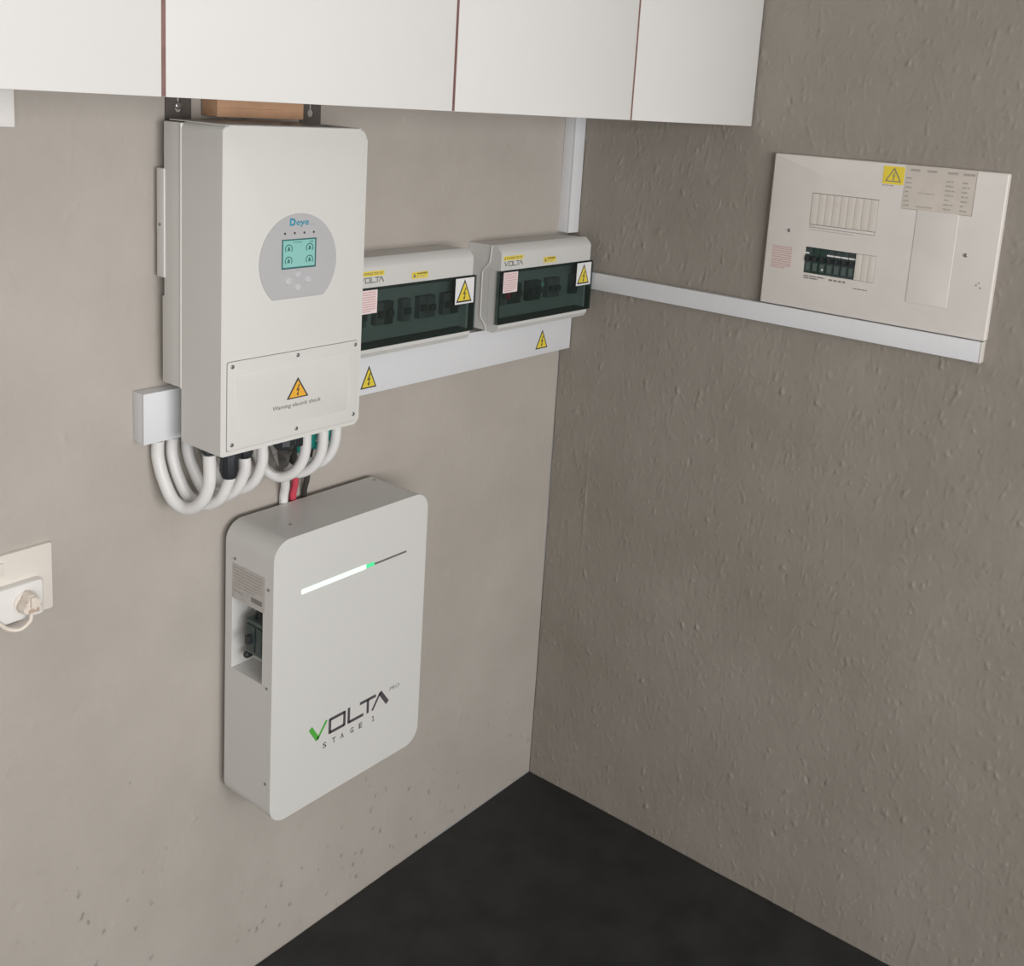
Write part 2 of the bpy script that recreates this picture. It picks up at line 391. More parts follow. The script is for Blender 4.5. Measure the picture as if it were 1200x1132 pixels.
def plaster_wall(name, P, len_fine, len_all, z0, z1, du, seed, knobs, ridges, amp, thick, m, extra=()):
    """slab with a modelled face; P(s, z, d): s along the wall from the corner, d out of the wall"""
    nu, nv = int(len_fine / du) + 1, int((z1 - z0) / du) + 1
    H = relief(nu, nv, du, seed, knobs, ridges, amp, extra)
    H = np.clip(H, -0.003, 0.0045)
    fade = np.clip((np.arange(nv) * du) / 0.004, 0, 1)[:, None]
    s_ = np.append(np.linspace(0, len_fine, nu), len_all); nu += 1
    H = np.hstack([H, np.zeros((nv, 1))]); z_ = np.linspace(z0, z1, nv)
    S, Z = np.meshgrid(s_, z_)
    co = P(S.ravel(), Z.ravel(), H.ravel())
    idx = np.arange(nu * nv).reshape(nv, nu)
    q = np.stack([idx[:-1, :-1], idx[:-1, 1:], idx[1:, 1:], idx[1:, :-1]], -1).reshape(-1, 4)
    nb = nu * nv
    back = P(np.array([0, len_all, len_all, 0.0]), np.array([z0, z0, z1, z1]), np.array([-thick] * 4))
    co = np.vstack([co, back])
    faces = q.tolist()
    faces += [idx[0, ::-1].tolist() + [nb, nb + 1], idx[-1, :].tolist() + [nb + 2, nb + 3], idx[:, 0].tolist() + [nb + 3, nb], idx[::-1, -1].tolist() + [nb + 1, nb + 2], [nb, nb + 3, nb + 2, nb + 1]]
    me = bpy.data.meshes.new(name); me.from_pydata(co.tolist(), [], faces)
    me.materials.append(M[m])
    sm = np.ones(len(me.polygons), dtype=bool); sm[-5:] = False; me.polygons.foreach_set('use_smooth', sm)
    o = bpy.data.objects.new(name, me); C.objects.link(o); return tag(o, kind='structure')
setting('floor', wbox(-5.4, 0.0, -4.4, 0.0, -0.12, 0.0), 'floor')
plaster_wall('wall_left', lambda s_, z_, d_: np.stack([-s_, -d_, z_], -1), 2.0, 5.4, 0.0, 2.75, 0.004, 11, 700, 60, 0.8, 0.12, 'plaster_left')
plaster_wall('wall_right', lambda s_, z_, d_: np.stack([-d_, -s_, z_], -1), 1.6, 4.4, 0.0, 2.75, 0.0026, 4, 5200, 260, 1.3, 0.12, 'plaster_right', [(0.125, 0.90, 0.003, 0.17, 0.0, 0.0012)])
setting('ceiling', wbox(-5.5, 0.12, -4.5, 0.12, 2.75, 2.85), 'ceiling')
setting('wall_opposite', wbox(-5.5, -5.4, -4.4, 0.0, -0.12, 2.75), 'room')
bm = wbox(-5.4, -4.7, -4.5, -4.4, -0.12, 2.75); bm = wbox(-1.1, 0.0, -4.5, -4.4, -0.12, 2.75, bm=bm); bm = wbox(-4.7, -1.1, -4.5, -4.4, 2.45, 2.75, bm=bm)
setting('wall_rear', bm, 'room')

# ------------------------------------------------------------------ wall cupboards
KZ = 1.9631
def cupboard(x0, x1, split, label):
    t = thing('wall_cupboard', ((x0 + x1) / 2, 0, KZ + 0.004), label, 'cupboard', 'wall cupboards above the inverter')
    g = 0.0031
    bm = wbox(x0 + 0.0005, x1 - 0.0005, -0.5060, -0.001, KZ + 0.004, 2.66)
    obj('carcass', bm, 'melamine', t, 0)
    for e in (x0 + 0.0045, split, x1 - 0.0045): obj('edge_strip', wbox(e - 0.004, e + 0.004, -0.5238, -0.5062, KZ + 0.001, 2.66), 'carcass', t, 0) if abs(e - x1) > 0.1 or x1 < -0.1 else None
    for a, b in ((x0, split), (split, x1)):
        obj('door', wbox(a + g, b - g, -0.5246, -0.5066, KZ, 2.66, 0.0012), 'melamine', t)
cupboard(-2.112, -1.052, -1.5818, 'white two-door wall cupboard hanging above the inverter, reaching the left picture edge')
cupboard(-1.052, -0.0045, -0.5275, 'white two-door wall cupboard ending at the rough right-hand wall')

# ------------------------------------------------------------------ inverter
IX0, IX1, IZ0, IZ1, IF, IS = -1.2622, -0.9364, 1.3348, 1.9148, 0.2019, 0.085
inv = thing('inverter', (-1.0993, -0.1, IZ0), 'tall white wall inverter with round grey display badge and small green screen', 'inverter')
obj('front_housing', prism(FA, rrect(IX0, IX1, IZ0, IZ1, (0.004, 0.010, 0.020, 0.014)), IS, IF, 0.0035, back=False), 'inv_white', inv)
obj('rear_housing', box(FA, IX0 + 0.001, IX1 - 0.001, 1.437, IZ1 - 0.003, 0.030, IS - 0.0012, 0.002), 'inv_side', inv)
obj('housing_seam', box(FA, IX0 - 0.0012, IX1 + 0.0012, 1.437, IZ1 - 0.004, IS - 0.0030, IS - 0.0002, 0.0006), 'gasket', inv)
br = obj('mounting_bracket', box(FA, IX0 + 0.02, IX1 - 0.02, 1.60, 1.90, 0.001, 0.0295, 0.001), 'dark_metal', inv)
obj('side_flange', box(FA, IX0 - 0.002, IX0 + 0.018, 1.633, 1.8285, 0.0125, 0.0345, 0.001), 'inv_side', inv)
obj('heat_sink', box(FA, IX0 + 0.003, IX1 - 0.003, 1.437, 1.598, 0.022, 0.0295, 0.001), 'inv_side', inv)
screw_mesh(FB, 0.0225, 1.728, -(IX0 - 0.002), 0.003, 'screw', inv)
# ears of the bracket with keyholes, standing up behind the lid
def ear(u0, u1):
    o = obj('bracket_ear', prism(FA, rrect(u0, u1, 1.90, 1.962, 0.008), 0.001, 0.005, 0.0), 'dark_metal', inv)
    c = (u0 + u1) / 2
    cut = prism(FA, [(c + 0.008 * math.cos(a * math.pi / 8), 1.934 + 0.008 * math.sin(a * math.pi / 8)) for a in range(16)], -0.01, 0.02)
    cut2 = box(FA, c - 0.0035, c + 0.0035, 1.934, 1.957, -0.01, 0.02)
    carve(o, [cut, cut2])
    return o
ear(-0.936, -0.884)
ear(-1.240, -1.188)
screw_mesh(FA, -1.214, 1.938, 0.006, 0.007, 'screw', inv)
# dust film draped on the lid, hanging over its back
film = bmesh.new(); rr = random.Random(3); nx, ny = 26, 9; grid = []
for j in range(ny + 1):
    row = []
    for i in range(nx + 1):
        u = IX0 + 0.012 + (IX1 - IX0 - 0.024) * i / nx; w = 0.034 + (0.192 - 0.034) * j / ny
        row.append(film.verts.new(FA(u, IZ1 + 0.0012 + 0.0055 * rr.random() * (0.35 + 0.65 * math.sin(math.pi * i / nx)) , w)))
    grid.append(row)
for j in range(ny):
    for i in range(nx): film.faces.new((grid[j][i], grid[j][i + 1], grid[j + 1][i + 1], grid[j + 1][i]))
obj('dust_film', film, 'film', inv)
obj('lid_plate', box(FA, IX0 + 0.010, IX1 - 0.010, IZ1 - 0.001, IZ1 + 0.001, 0.034, 0.196, 0.0005), 'inv_side', inv)
# display badge : circle with a flat foot
bc, bv, brad = -1.0965, 1.6735, 0.0885
pts = []
for i in range(49):
    a = math.radians(-49 + (180 + 98) * i / 48); pts.append((bc + brad * math.cos(a), bv + brad * math.sin(a)))
badge = obj('display_badge', prism(FA, pts, IF - 0.001, IF + 0.0016, 0.0008), 'badge', inv)
bw = IF + 0.0016
scr = obj('screen', box(FA, -1.1365, -1.0575, 1.6615, 1.7160, IF, bw + 0.0006, 0.0003), 'lcd_ink', inv)
obj('lcd_panel', box(FA, -1.1338, -1.0612, 1.6650, 1.7135, bw, bw + 0.0010), 'lcd', scr, 0)
gl = []
for gu, gv in ((-1.1215, 1.6985), (-1.0735, 1.6985), (-1.1215, 1.6765), (-1.0735, 1.6765)):
    for k in range(12):
        a0 = math.radians(-40 + 260 * k / 12); a1 = math.radians(-40 + 260 * (k + 1) / 12)
        gl.append([(gu + 0.0085 * math.cos(a0), gv + 0.0085 * math.sin(a0)), (gu + 0.0085 * math.cos(a1), gv + 0.0085 * math.sin(a1)),
                   (gu + 0.0068 * math.cos(a1), gv + 0.0068 * math.sin(a1)), (gu + 0.0068 * math.cos(a0), gv + 0.0068 * math.sin(a0))])
    gl.append([(gu - 0.003, gv - 0.0035), (gu + 0.003, gv - 0.0035), (gu + 0.002, gv + 0.003), (gu - 0.001, gv + 0.004)])
gl += print_rows(-1.112, -1.082, 1.708, 1.712, 1, 0.0012, random.Random(1), 0.003, 0.006)
gl += print_rows(-1.073, -1.063, 1.7075, 1.712, 1, 0.002, random.Random(1), 0.003, 0.004)
polys(FA, gl, bw + 0.0010, bw + 0.0013, 'lcd_ink', scr, 'gauge_marks')
for u in (-1.130, -1.108, -1.086, -1.064):
    obj('indicator_light', lathe(FA(u, 1.7265, bw - 0.0005), (0, -1, 0), [(0.0022, 0), (0.0022, 0.001), (0.0008, 0.0016)], 10), 'ink', badge)
for u, v in ((-1.098, 1.6505), (-1.1195, 1.6395), (-1.0745, 1.6395), (-1.0975, 1.6265)):
    obj('button', lathe(FA(u, v, bw - 0.0005), (0, -1, 0), [(0.0078, 0), (0.0078, 0.0012), (0.0066, 0.0026), (0.003, 0.0034)], 20), 'button', inv)
text(FA, 'D', -1.1195, -1.1065, 1.7400, 1.7535, bw, 'logo_blue', badge, 'logo_letter', bold=0.045)
text(FA, 'eye', -1.1050, -1.0760, 1.7370, 1.7485, bw, 'logo_blue', badge, 'logo_letter', bold=0.015)
polys(FA, print_rows(-1.072, -1.056, 1.7395, 1.7425, 1, 0.0018, random.Random(2), 0.003, 0.005), bw, bw + 0.0003, 'ink_light', badge, 'small_print')
# service cover
PW = IF + 0.0025
cov = obj('service_cover', prism(FA, rrect(-1.2495, -0.9475, 1.3435, 1.5065, 0.004, 4), IF - 0.002, PW, 0.0012), 'inv_white', inv)
obj('cover_shadow_gap', prism(FA, rrect(-1.2505, -0.9465, 1.3428, 1.5075, 0.004, 4), IF - 0.003, IF + 0.0005), 'ink_grey', inv)
rib = prism(FA, rrect(-1.231, -0.9645, 1.3685, 1.4845, 0.014, 5), PW - 0.001, PW + 0.0008, 0.0006)
obj('raised_field', rib, 'inv_white', cov)
for u, v in ((-1.240, 1.498), (-1.0955, 1.4985), (-0.9535, 1.499), (-1.240, 1.3545), (-1.0955, 1.3565), (-0.9535, 1.3575)):
    screw_mesh(FA, u, v, PW + 0.0003, 0.0038, 'screw', cov)
tw = PW + 0.0009
triangle_sign(FA, -1.0948, 1.4165, 1.4565, 0.0255, tw, inv, 'orange')
text(FA, 'Warning electric shock', -1.1520, -1.0390, 1.3985, 1.4085, tw, 'ink_grey', inv, 'lettering', bold=0.006, shear=0.1)
# bottom entry : glands
def gland(u, w, L, r, parent=inv, name='cable_gland', flat=False):
    return obj(name, lathe(FA(u, IZ0 + 0.002, w), (0, 0, -1), [(r * 0.8, 0), (r * 0.8, L * 0.15), (r, L * 0.16), (r, L * 0.45), (r * 0.82, L * 0.46), (r * 0.86, L * 0.8), (r * 0.62, L)], 10), 'black', parent)
GL = [(-1.2325, 0.125, 0.020, 0.016), (-1.190, 0.130, 0.075, 0.021), (-1.152, 0.125, 0.045, 0.019), (-1.108, 0.120, 0.030, 0.018)]
for g in GL: gland(*g)
gland(-1.062, 0.128, 0.046, 0.027)
obj('gland_flange', box(FA, -1.238, -1.085, IZ0 - 0.012, IZ0 + 0.001, 0.098, 0.158, 0.003), 'black', inv)
obj('terminal_block', box(FA, -1.036, -1.014, IZ0 - 0.050, IZ0 + 0.001, 0.085, 0.130, 0.004), 'black', inv)
obj('clear_plastic_boot', tube([FA(-1.062, 1.292, 0.122), FA(-1.060, 1.268, 0.112), FA(-1.048, 1.246, 0.094), FA(-1.028, 1.246, 0.076)], lambda t: 0.022 - 0.005 * t, 14), 'film', inv)

# ------------------------------------------------------------------ cables looping between trunking and inverter
def loop_cable(us, ue, we, zend, zbot, label, r=0.0112, wstart=0.019):
    um = (us + ue) / 2
    p = [FA(us, 1.3230, wstart), FA(us, 1.29, wstart), FA(us + (ue - us) * 0.1, zbot + 0.050, wstart + 0.012), FA(us + (ue - us) * 0.3, zbot + 0.012, wstart + (we - wstart) * 0.30),
         FA(um + (ue - us) * 0.1, zbot, wstart + (we - wstart) * 0.55), FA(us + (ue - us) * 0.85, zbot + 0.020, wstart + (we - wstart) * 0.85), FA(ue, zbot + 0.060, we), FA(ue, zend, we)]
    return tag(obj('cable', tube(p, r, 14), 'cable_white'), label, 'cable', 'white cables looping under the inverter')
loop_cable(-1.268, -1.2325, 0.128, 1.3155, 1.200, 'thick white cable looping down from trunking end to inverter, leftmost and lowest loop', 0.0118)
loop_cable(-1.238, -1.190, 0.130, 1.261, 1.198, 'second white cable loop from the left, rising into the longest black gland')
loop_cable(-1.205, -1.152, 0.125, 1.291, 1.204, 'third white cable loop from the left under the inverter')
loop_cable(-1.165, -1.108, 0.120, 1.306, 1.208, 'fourth white cable loop from the left, right beside the gap before the round gland')
loop_cable(-1.058, -1.000, 0.118, 1.334, 1.207, 'white cable loop just right of the round black gland')
loop_cable(-1.008, -0.952, 0.114, 1.334, 1.204, 'white cable loop between two green wires, in the group right of the round gland', wstart=0.018)
loop_cable(-0.958, -0.904, 0.100, 1.334, 1.210, 'white cable loop at the far right lower corner of the inverter', wstart=0.018)
for us, lab in ((-0.9485, 'green wire showing between the two right-hand white cable loops'), (-0.9085, 'green wire showing beside the rightmost white cable loop')):
    tag(obj('green_wire', tube([FA(us, 1.333, 0.088), FA(us, 1.30, 0.086), FA(us - 0.002, 1.27, 0.080), FA(us - 0.008, 1.250, 0.066), FA(us - 0.018, 1.252, 0.050), FA(us - 0.022, 1.28, 0.043), FA(us - 0.022, 1.32, 0.042)], 0.0085, 10), 'cable_green'), lab, 'wire', 'green wires under the inverter')
def batt_cable(us, ue, r, m, label, w0, sleeve):
    t = thing('battery_cable', FA(ue, 1.05, r + 0.002), label, 'cable')
    path = [FA(us, 1.333, w0), FA(us, 1.28, w0), FA((us + ue) / 2 - 0.004, 1.22, w0 * 0.75), FA(ue - 0.003, 1.165, 0.026), FA(ue + 0.004, 1.125, r + 0.003), FA(ue + 0.01, 1.05, r + 0.002)]
    obj('core', tube(path, r, 12), m, t)
    if sleeve: obj('black_sleeve', tube(path[:3] + [path[2] * 0.7 + path[3] * 0.3], r + 0.0012, 12), 'cable_black', t)
batt_cable(-1.012, -0.970, 0.0095, 'cable_white', 'white cable dropping from inverter to behind the battery, beside the red one', 0.062, True)
batt_cable(-0.985, -0.944, 0.0075, 'cable_red', 'red battery cable dropping behind the battery', 0.060, True)
batt_cable(-0.905, -0.912, 0.0062, 'cable_black', 'thin black battery cable dropping behind the battery', 0.04, False)

# ------------------------------------------------------------------ cardboard on top of the inverter
t = thing('cardboard_box', (-1.067, -0.03, 1.9225), 'flat brown cardboard box lying on top of inverter under the cupboard', 'box')
obj('box_body', box(FA, -1.166, -0.968, 1.9225, 1.9625, 0.006, 0.052, 0.001), 'cardboard', t)
obj('box_flap', box(FA, -1.1655, -1.030, 1.9390, 1.9394, 0.0515, 0.0526), 'carcass', t, 0)

# ------------------------------------------------------------------ trunking
tr = thing('trunking', (-0.655, -0.018, 1.3258), 'wide white trunking running behind the inverter and below both breaker boxes', 'trunking')
obj('channel', box(FA, -1.307, -0.003, 1.3268, 1.4212, 0.0005, 0.030, 0.001), 'pvc', tr)
obj('lid', box(FA, -1.3075, -0.0028, 1.3258, 1.4222, 0.0302, 0.0365, 0.0015), 'pvc', tr)
triangle_sign(FA, -0.7555, 1.3400, 1.3915, 0.0240, 0.0366, tr)
triangle_sign(FA, -0.1315, 1.3425, 1.3940, 0.0260, 0.0366, tr)
cu = 0
tv = thing('trunking', (-0.024, -0.018, 1.648), 'narrow white vertical trunking in the wall corner above the breaker boxes', 'trunking')
obj('channel', box(FA, -0.0455, -0.003, 1.648, 2.655, 0.0005, 0.031, 0.001), 'pvc', tv)
obj('lid', box(FA, -0.0460, -0.0025, 1.648, 2.655, 0.0312, 0.0373, 0.0015), 'pvc', tv)
trr = thing('trunking', (-0.0125, -0.58, 1.5054), 'narrow white trunking running along right wall beneath the old distribution board', 'trunking')
obj('channel', box(FB, 0.0405, 1.1205, 1.5062, 1.5497, 0.0005, 0.0195, 0.001), 'pvc', trr)
obj('lid', box(FB, 0.0400, 1.1205, 1.5054, 1.5505, 0.0197, 0.0250, 0.0015), 'pvc', trr)
obj('end_cap', box(FB, 1.1207, 1.1240, 1.5050, 1.5508, 0.0004, 0.0255, 0.001), 'board', trr)

# ------------------------------------------------------------------ breaker boxes (left wall)
def volta_word(F, u0, u1, v0, v1, w, t, parent, m1='logo_dark', mv=None, thick=None):
    """angular five-letter word built stroke by stroke"""
    L = u1 - u0; H = v1 - v0; X = lambda a: u0 + a * L; Y = lambda b: v0 + b * H
    tk = thick or t * 1.7
    V = [stroke((X(0.01), Y(1.0)), (X(0.10), Y(0.05)), tk), stroke((X(0.095), Y(0.05)), (X(0.205), Y(1.02)), t * 0.8)]
    O = [stroke((X(0.245), Y(0.93)), (X(0.425), Y(0.93)), t), stroke((X(0.425), Y(1.0)), (X(0.425), Y(0.0)), t), stroke((X(0.245), Y(0.07)), (X(0.425), Y(0.07)), t), stroke((X(0.245), Y(1.0)), (X(0.245), Y(0.0)), t)]
    Lt = [stroke((X(0.48), Y(1.06)), (X(0.48), Y(0.0)), t), stroke((X(0.48), Y(0.07)), (X(0.67), Y(0.07)), t)]
    T = [stroke((X(0.62), Y(0.93)), (X(0.83), Y(0.93)), t), stroke((X(0.725), Y(0.93)), (X(0.725), Y(0.0)), t)]
    A = [stroke((X(0.785), Y(0.0)), (X(0.89), Y(1.0)), t * 0.8), stroke((X(0.885), Y(0.98)), (X(0.99), Y(0.02)), tk)]
    polys(F, V, w, w + 0.0004, mv or m1, parent, 'logo_letter')
    for g in (O, Lt, T, A): polys(F, g, w, w + 0.0004, m1, parent, 'logo_letter')
def breaker_box(u0, u1, label, green, seed):
    rnd = random.Random(seed)
    t = thing('breaker_box', ((u0 + u1) / 2, -0.05, 1.43), label, 'breaker box', 'grey breaker boxes with smoked windows')
    v0, v1 = 1.4300, 1.6450
    step = [(0.0700, v0 + 0.002), (0.0680, 1.4440), (0.0500, 1.4640), (0.0500, 1.5770), (0.0720, 1.6010), (0.0760, v1 - 0.002)]
    base = [(0.0006, v0 + 0.004)] + step + [(0.0006, v1 - 0.004)]
    obj('base', sweep(FA, base, u0 + 0.0015, u1 - 0.0015), 'db_grey', t)
    gs = [(w - 0.0012, v) for w, v in step] + [(w + 0.0014, v) for w, v in reversed(step)]
    obj('joint_rim', sweep(FA, gs, u0 - 0.0012, u1 + 0.0012), 'gasket', t)
    cover = [(w + 0.0015, v) for w, v in step]
    front = [(0.0860, v1), (0.0930, 1.6420), (0.1060, 1.6290), (0.1075, 1.6240), (0.1075, 1.5845), (0.0720, 1.5845), (0.0720, 1.4520), (0.1075, 1.4520), (0.1075, 1.4440), (0.1000, 1.4330), (0.0900, v0)]
    ins = 0.010
    bm = sweep(FA, cover + front, u0, u1)
    for a_, b_ in ((u0, u0 + 0.008), (u1 - 0.008, u1)): bm = box(FA, a_, b_, 1.4515, 1.5850, 0.0715, 0.0995, bm=bm)
    obj('cover', bm, 'db_grey', t)
    # smoked window: shallow tray of front pane and rims
    bm = box(FA, u0 - 0.004, u1 + 0.010, 1.4530, 1.5835, 0.1085, 0.1120, 0.0006)
    pane = obj('window_pane', bm, 'window', t)
    bm = box(FA, u0 - 0.004, u0 + 0.002, 1.4530, 1.5835, 0.1000, 0.1083)
    bm = box(FA, u1 - 0.001, u1 + 0.010, 1.4530, 1.5835, 0.1000, 0.1083, bm=bm)
    bm = box(FA, u0 + 0.002, u1 - 0.001, 1.5780, 1.5835, 0.0730, 0.1083, bm=bm)
    bm = box(FA, u0 + 0.002, u1 - 0.001, 1.4530, 1.4580, 0.0730, 0.1083, bm=bm)
    obj('window_rim', bm, 'breaker_case', t)
    obj('inner_panel', box(FA, u0 + 0.006, u1 - 0.006, 1.4600, 1.5760, 0.0722, 0.0760), 'inner_panel', t)
    n = 12; pitch = (u1 - u0 - 0.05) / n; first = None
    for i in range(n):
        uu = u0 + 0.025 + i * pitch
        if rnd.random() < 0.22: continue
        m = 'breaker_hazed' if rnd.random() < 0.75 else 'breaker_case'
        b = obj('breaker', box(FA, uu + 0.0008, uu + pitch - 0.0008, 1.495, 1.545, 0.0762, 0.092, 0.001), m, t)
        obj('toggle', box(FA, uu + 0.005, uu + pitch - 0.005, 1.512, 1.526, 0.0921, 0.100, 0.001), 'toggle_hazed', b)
    if green:
        obj('indicator', lathe(FA(u0 + 0.185, 1.533, 0.0925), (0, -1, 0), [(0.005, 0), (0.005, 0.003), (0.003, 0.005)], 12), 'led_tiny', t)
        obj('red_lever', box(FA, u0 + 0.035, u0 + 0.050, 1.512, 1.530, 0.092, 0.103, 0.001), 'cable_red', t)
    w = 0.1077
    a = u0 + 0.008
    st = obj('yellow_strip', box(FA, a, a + 0.074, 1.6088, 1.6190, w, w + 0.0004), 'yellow', t, 0)
    text(FA, 'CONNECTED BY', a + 0.010, a + 0.071, 1.6112, 1.6168, w + 0.0004, 'ink_grey', st, 'lettering', bold=0.01)
    polys(FA, [[(a + 0.003, 1.611), (a + 0.008, 1.611), (a + 0.0055, 1.617)]], w + 0.0004, w + 0.0007, 'ink_grey', st, 'triangle_mark')
    volta_word(FA, a + 0.004, a + 0.074, 1.5945, 1.6060, w, 0.0022, t, 'ink_grey', thick=0.003)
    b = u0 + 0.165
    st = obj('yellow_label', prism(FA, rrect(b, b + 0.050, 1.5920, 1.6065, 0.003, 4), w, w + 0.0004), 'yellow', t, 0)
    text(FA, 'WARNING', b + 0.015, b + 0.048, 1.6010, 1.6050, w + 0.0004, 'ink', st, 'lettering', bold=0.02)
    polys(FA, [[(b + 0.003, 1.595), (b + 0.013, 1.595), (b + 0.008, 1.6045)]], w + 0.0004, w + 0.0007, 'ink_grey', st, 'triangle_mark')
    polys(FA, print_rows(b + 0.015, b + 0.046, 1.594, 1.600, 2, 0.0012, rnd, 0.004, 0.008), w + 0.0004, w + 0.0007, 'ink_light', st, 'small_print')
    w = 0.1122
    p = obj('pink_notice', box(FA, a - 0.002, a + 0.052, 1.5305, 1.5805, w, w + 0.0005), 'sticker_pink', t, 0)
    polys(FA, print_rows(a + 0.002, a + 0.048, 1.533, 1.578, 9, 0.0016, rnd, 0.004, 0.010), w + 0.0005, w + 0.0008, 'ink_red', p, 'small_print')
    s = obj('warning_sticker', box(FA, u1 - 0.062, u1 + 0.001, 1.5205, 1.5805, w, w + 0.0005), 'sticker_white', t, 0)
    cu_ = u1 - 0.0315; wv = w + 0.0005
    obj('triangle_border', prism(FA, [(cu_ - 0.027, 1.5245), (cu_ + 0.026, 1.5245), (cu_, 1.5775)], wv, wv + 0.0003), 'ink', s, 0)
    obj('triangle_face', prism(FA, [(cu_ - 0.0215, 1.5282), (cu_ + 0.0205, 1.5282), (cu_, 1.5702)], wv + 0.0003, wv + 0.0006), 'yellow', s, 0)
    obj('lightning_bolt', prism(FA, bolt_symbol(cu_, 1.5435, 0.028), wv + 0.0006, wv + 0.0009), 'ink', s, 0)
breaker_box(-0.405, -0.038, 'grey breaker box with smoked window nearest the wall corner, its left side visible', True, 5)
breaker_box(-0.871, -0.506, 'grey breaker box with smoked window partly hidden behind the inverter', False, 9)

# ------------------------------------------------------------------ battery
BX0, BX1, BZ0, BZ1, BF, BB = -1.1175, -0.6915, 0.5055, 1.1215, 0.1739, 0.0225
bat = thing('battery', (-0.9045, -0.09, BZ0), 'white wall battery with glowing green-white light bar and rounded corners', 'battery')
out = rrect(BX0, BX1, BZ0, BZ1, 0.040, 12)
shell = obj('shell', prism(FA, out, BB, BF - 0.0105, 0.0), 'bat_white', bat)
carve(shell, [box(FB, 0.044, 0.1425, 0.811, 0.966, -(BX0 + 0.055), -(BX0 - 0.02))])
obj('front_panel', prism(FA, out, BF - 0.0100, BF, 0.0022), 'bat_white', bat)
obj('wall_bracket', box(FA, BX0 + 0.05, BX1 - 0.05, BZ0 + 0.08, BZ1 - 0.12, 0.0005, BB - 0.0003, 0.001), 'dark_metal', bat)
# light bar
w = BF + 0.0002
obj('light_bar_lit', prism(FA, rrect(-1.048, -0.874, 0.9930, 1.0030, 0.002, 3), BF - 0.001, w + 0.0004), 'led_white', bat, 0)
obj('light_bar_end', box(FA, -0.874, -0.850, 0.9935, 1.0020, BF - 0.001, w + 0.0003), 'led_green', bat, 0)
obj('light_bar_unlit', box(FA, -0.850, -0.754, 0.9940, 0.9985, BF - 0.001, w + 0.0001), 'led_off', bat, 0)
# logo
volta_word(FA, -1.018, -0.792, 0.6460, 0.6810, BF + 0.0001, 0.0068, bat, 'logo_dark', 'logo_green', thick=0.0105)
text(FA, 'PRO', -0.789, -0.758, 0.6715, 0.6805, BF + 0.0001, 'ink_grey', bat, 'lettering', bold=0.0, shear=0.1)
for ch, u in (('S', -0.976), ('T', -0.950), ('A', -0.927), ('G', -0.899), ('E', -0.874)):
    wd = 0.0095
    text(FA, ch, u - wd / 2, u + wd / 2, 0.6190, 0.6315, BF + 0.0001, 'logo_dark', bat, 'lettering', bold=0.012)
o1 = polys(FA, [stroke((-0.8365, 0.6190), (-0.8365, 0.6315), 0.0018), stroke((-0.8400, 0.6285), (-0.8365, 0.6312), 0.0014), stroke((-0.8400, 0.6196), (-0.8330, 0.6196), 0.0013)], BF + 0.0001, BF + 0.0004, 'logo_dark', bat, 'logo_letter'); o1.name = 'lettering'
# side face (looks to -x) : rating label, breaker in its recess, screws
sw = -BX0 + 0.0001
lab = obj('rating_label', box(FB, 0.045, 0.148, 0.9675, 1.0425, sw, sw + 0.0004), 'label_grey', bat, 0)
rnd = random.Random(12)
polys(FB, print_rows(0.050, 0.144, 0.992, 1.038, 7, 0.0022, rnd, 0.008, 0.020, 0.95) + print_rows(0.048, 0.095, 0.981, 0.988, 1, 0.005, rnd, 0.004, 0.006), sw + 0.0004, sw + 0.0007, 'ink_light', lab, 'small_print')
obj('barcode', box(FB, 0.106, 0.140, 0.978, 0.988, sw + 0.0004, sw + 0.0007), 'ink_grey', lab, 0)
rw = -(BX0 + 0.055)
bk = obj('battery_breaker', box(FB, 0.077, 0.140, 0.856, 0.930, rw + 0.0005, rw + 0.046, 0.004), 'breaker_case', bat)
obj('breaker_face', box(FB, 0.084, 0.110, 0.864, 0.922, rw + 0.0462, rw + 0.050, 0.003), 'breaker', bk)
obj('breaker_face', box(FB, 0.114, 0.134, 0.864, 0.922, rw + 0.0462, rw + 0.050, 0.003), 'breaker', bk)
obj('switch_lever', box(FB, 0.092, 0.104, 0.884, 0.902, rw + 0.0502, rw + 0.060, 0.002), 'black', bk)
obj('carry_eye', tube([FB(0.096, 0.929, rw + 0.035), FB(0.098, 0.942, rw + 0.037), FB(0.106, 0.950, rw + 0.037), FB(0.118, 0.946, rw + 0.037), FB(0.122, 0.929, rw + 0.035)], 0.0035, 8), 'black', bk)
obj('knob', lathe(FB(0.075, 0.846, rw + 0.03), (-1, 0, 0), [(0.008, 0), (0.008, 0.012), (0.005, 0.016)], 14), 'black', bk)
polys(FB, print_rows(0.090, 0.138, 0.822, 0.850, 4, 0.004, random.Random(4), 0.006, 0.014), rw + 0.0005, rw + 0.003, 'ink_grey', bk, 'terminal_marks')
for y_, z_ in ((0.053, 1.052), (0.1585, 1.020), (0.1585, 0.809), (0.1585, 0.597)):
    screw_mesh(FB, y_, z_, -BX0 + 0.0002, 0.0032, 'screw', bat)
FT = lambda u, v, w: Vector((u, -v, w))
for x_, y_ in ((-1.035, 0.12), (-0.735, 0.045)): screw_mesh(FT, x_, y_, BZ1 + 0.0002, 0.0030, 'screw', bat)

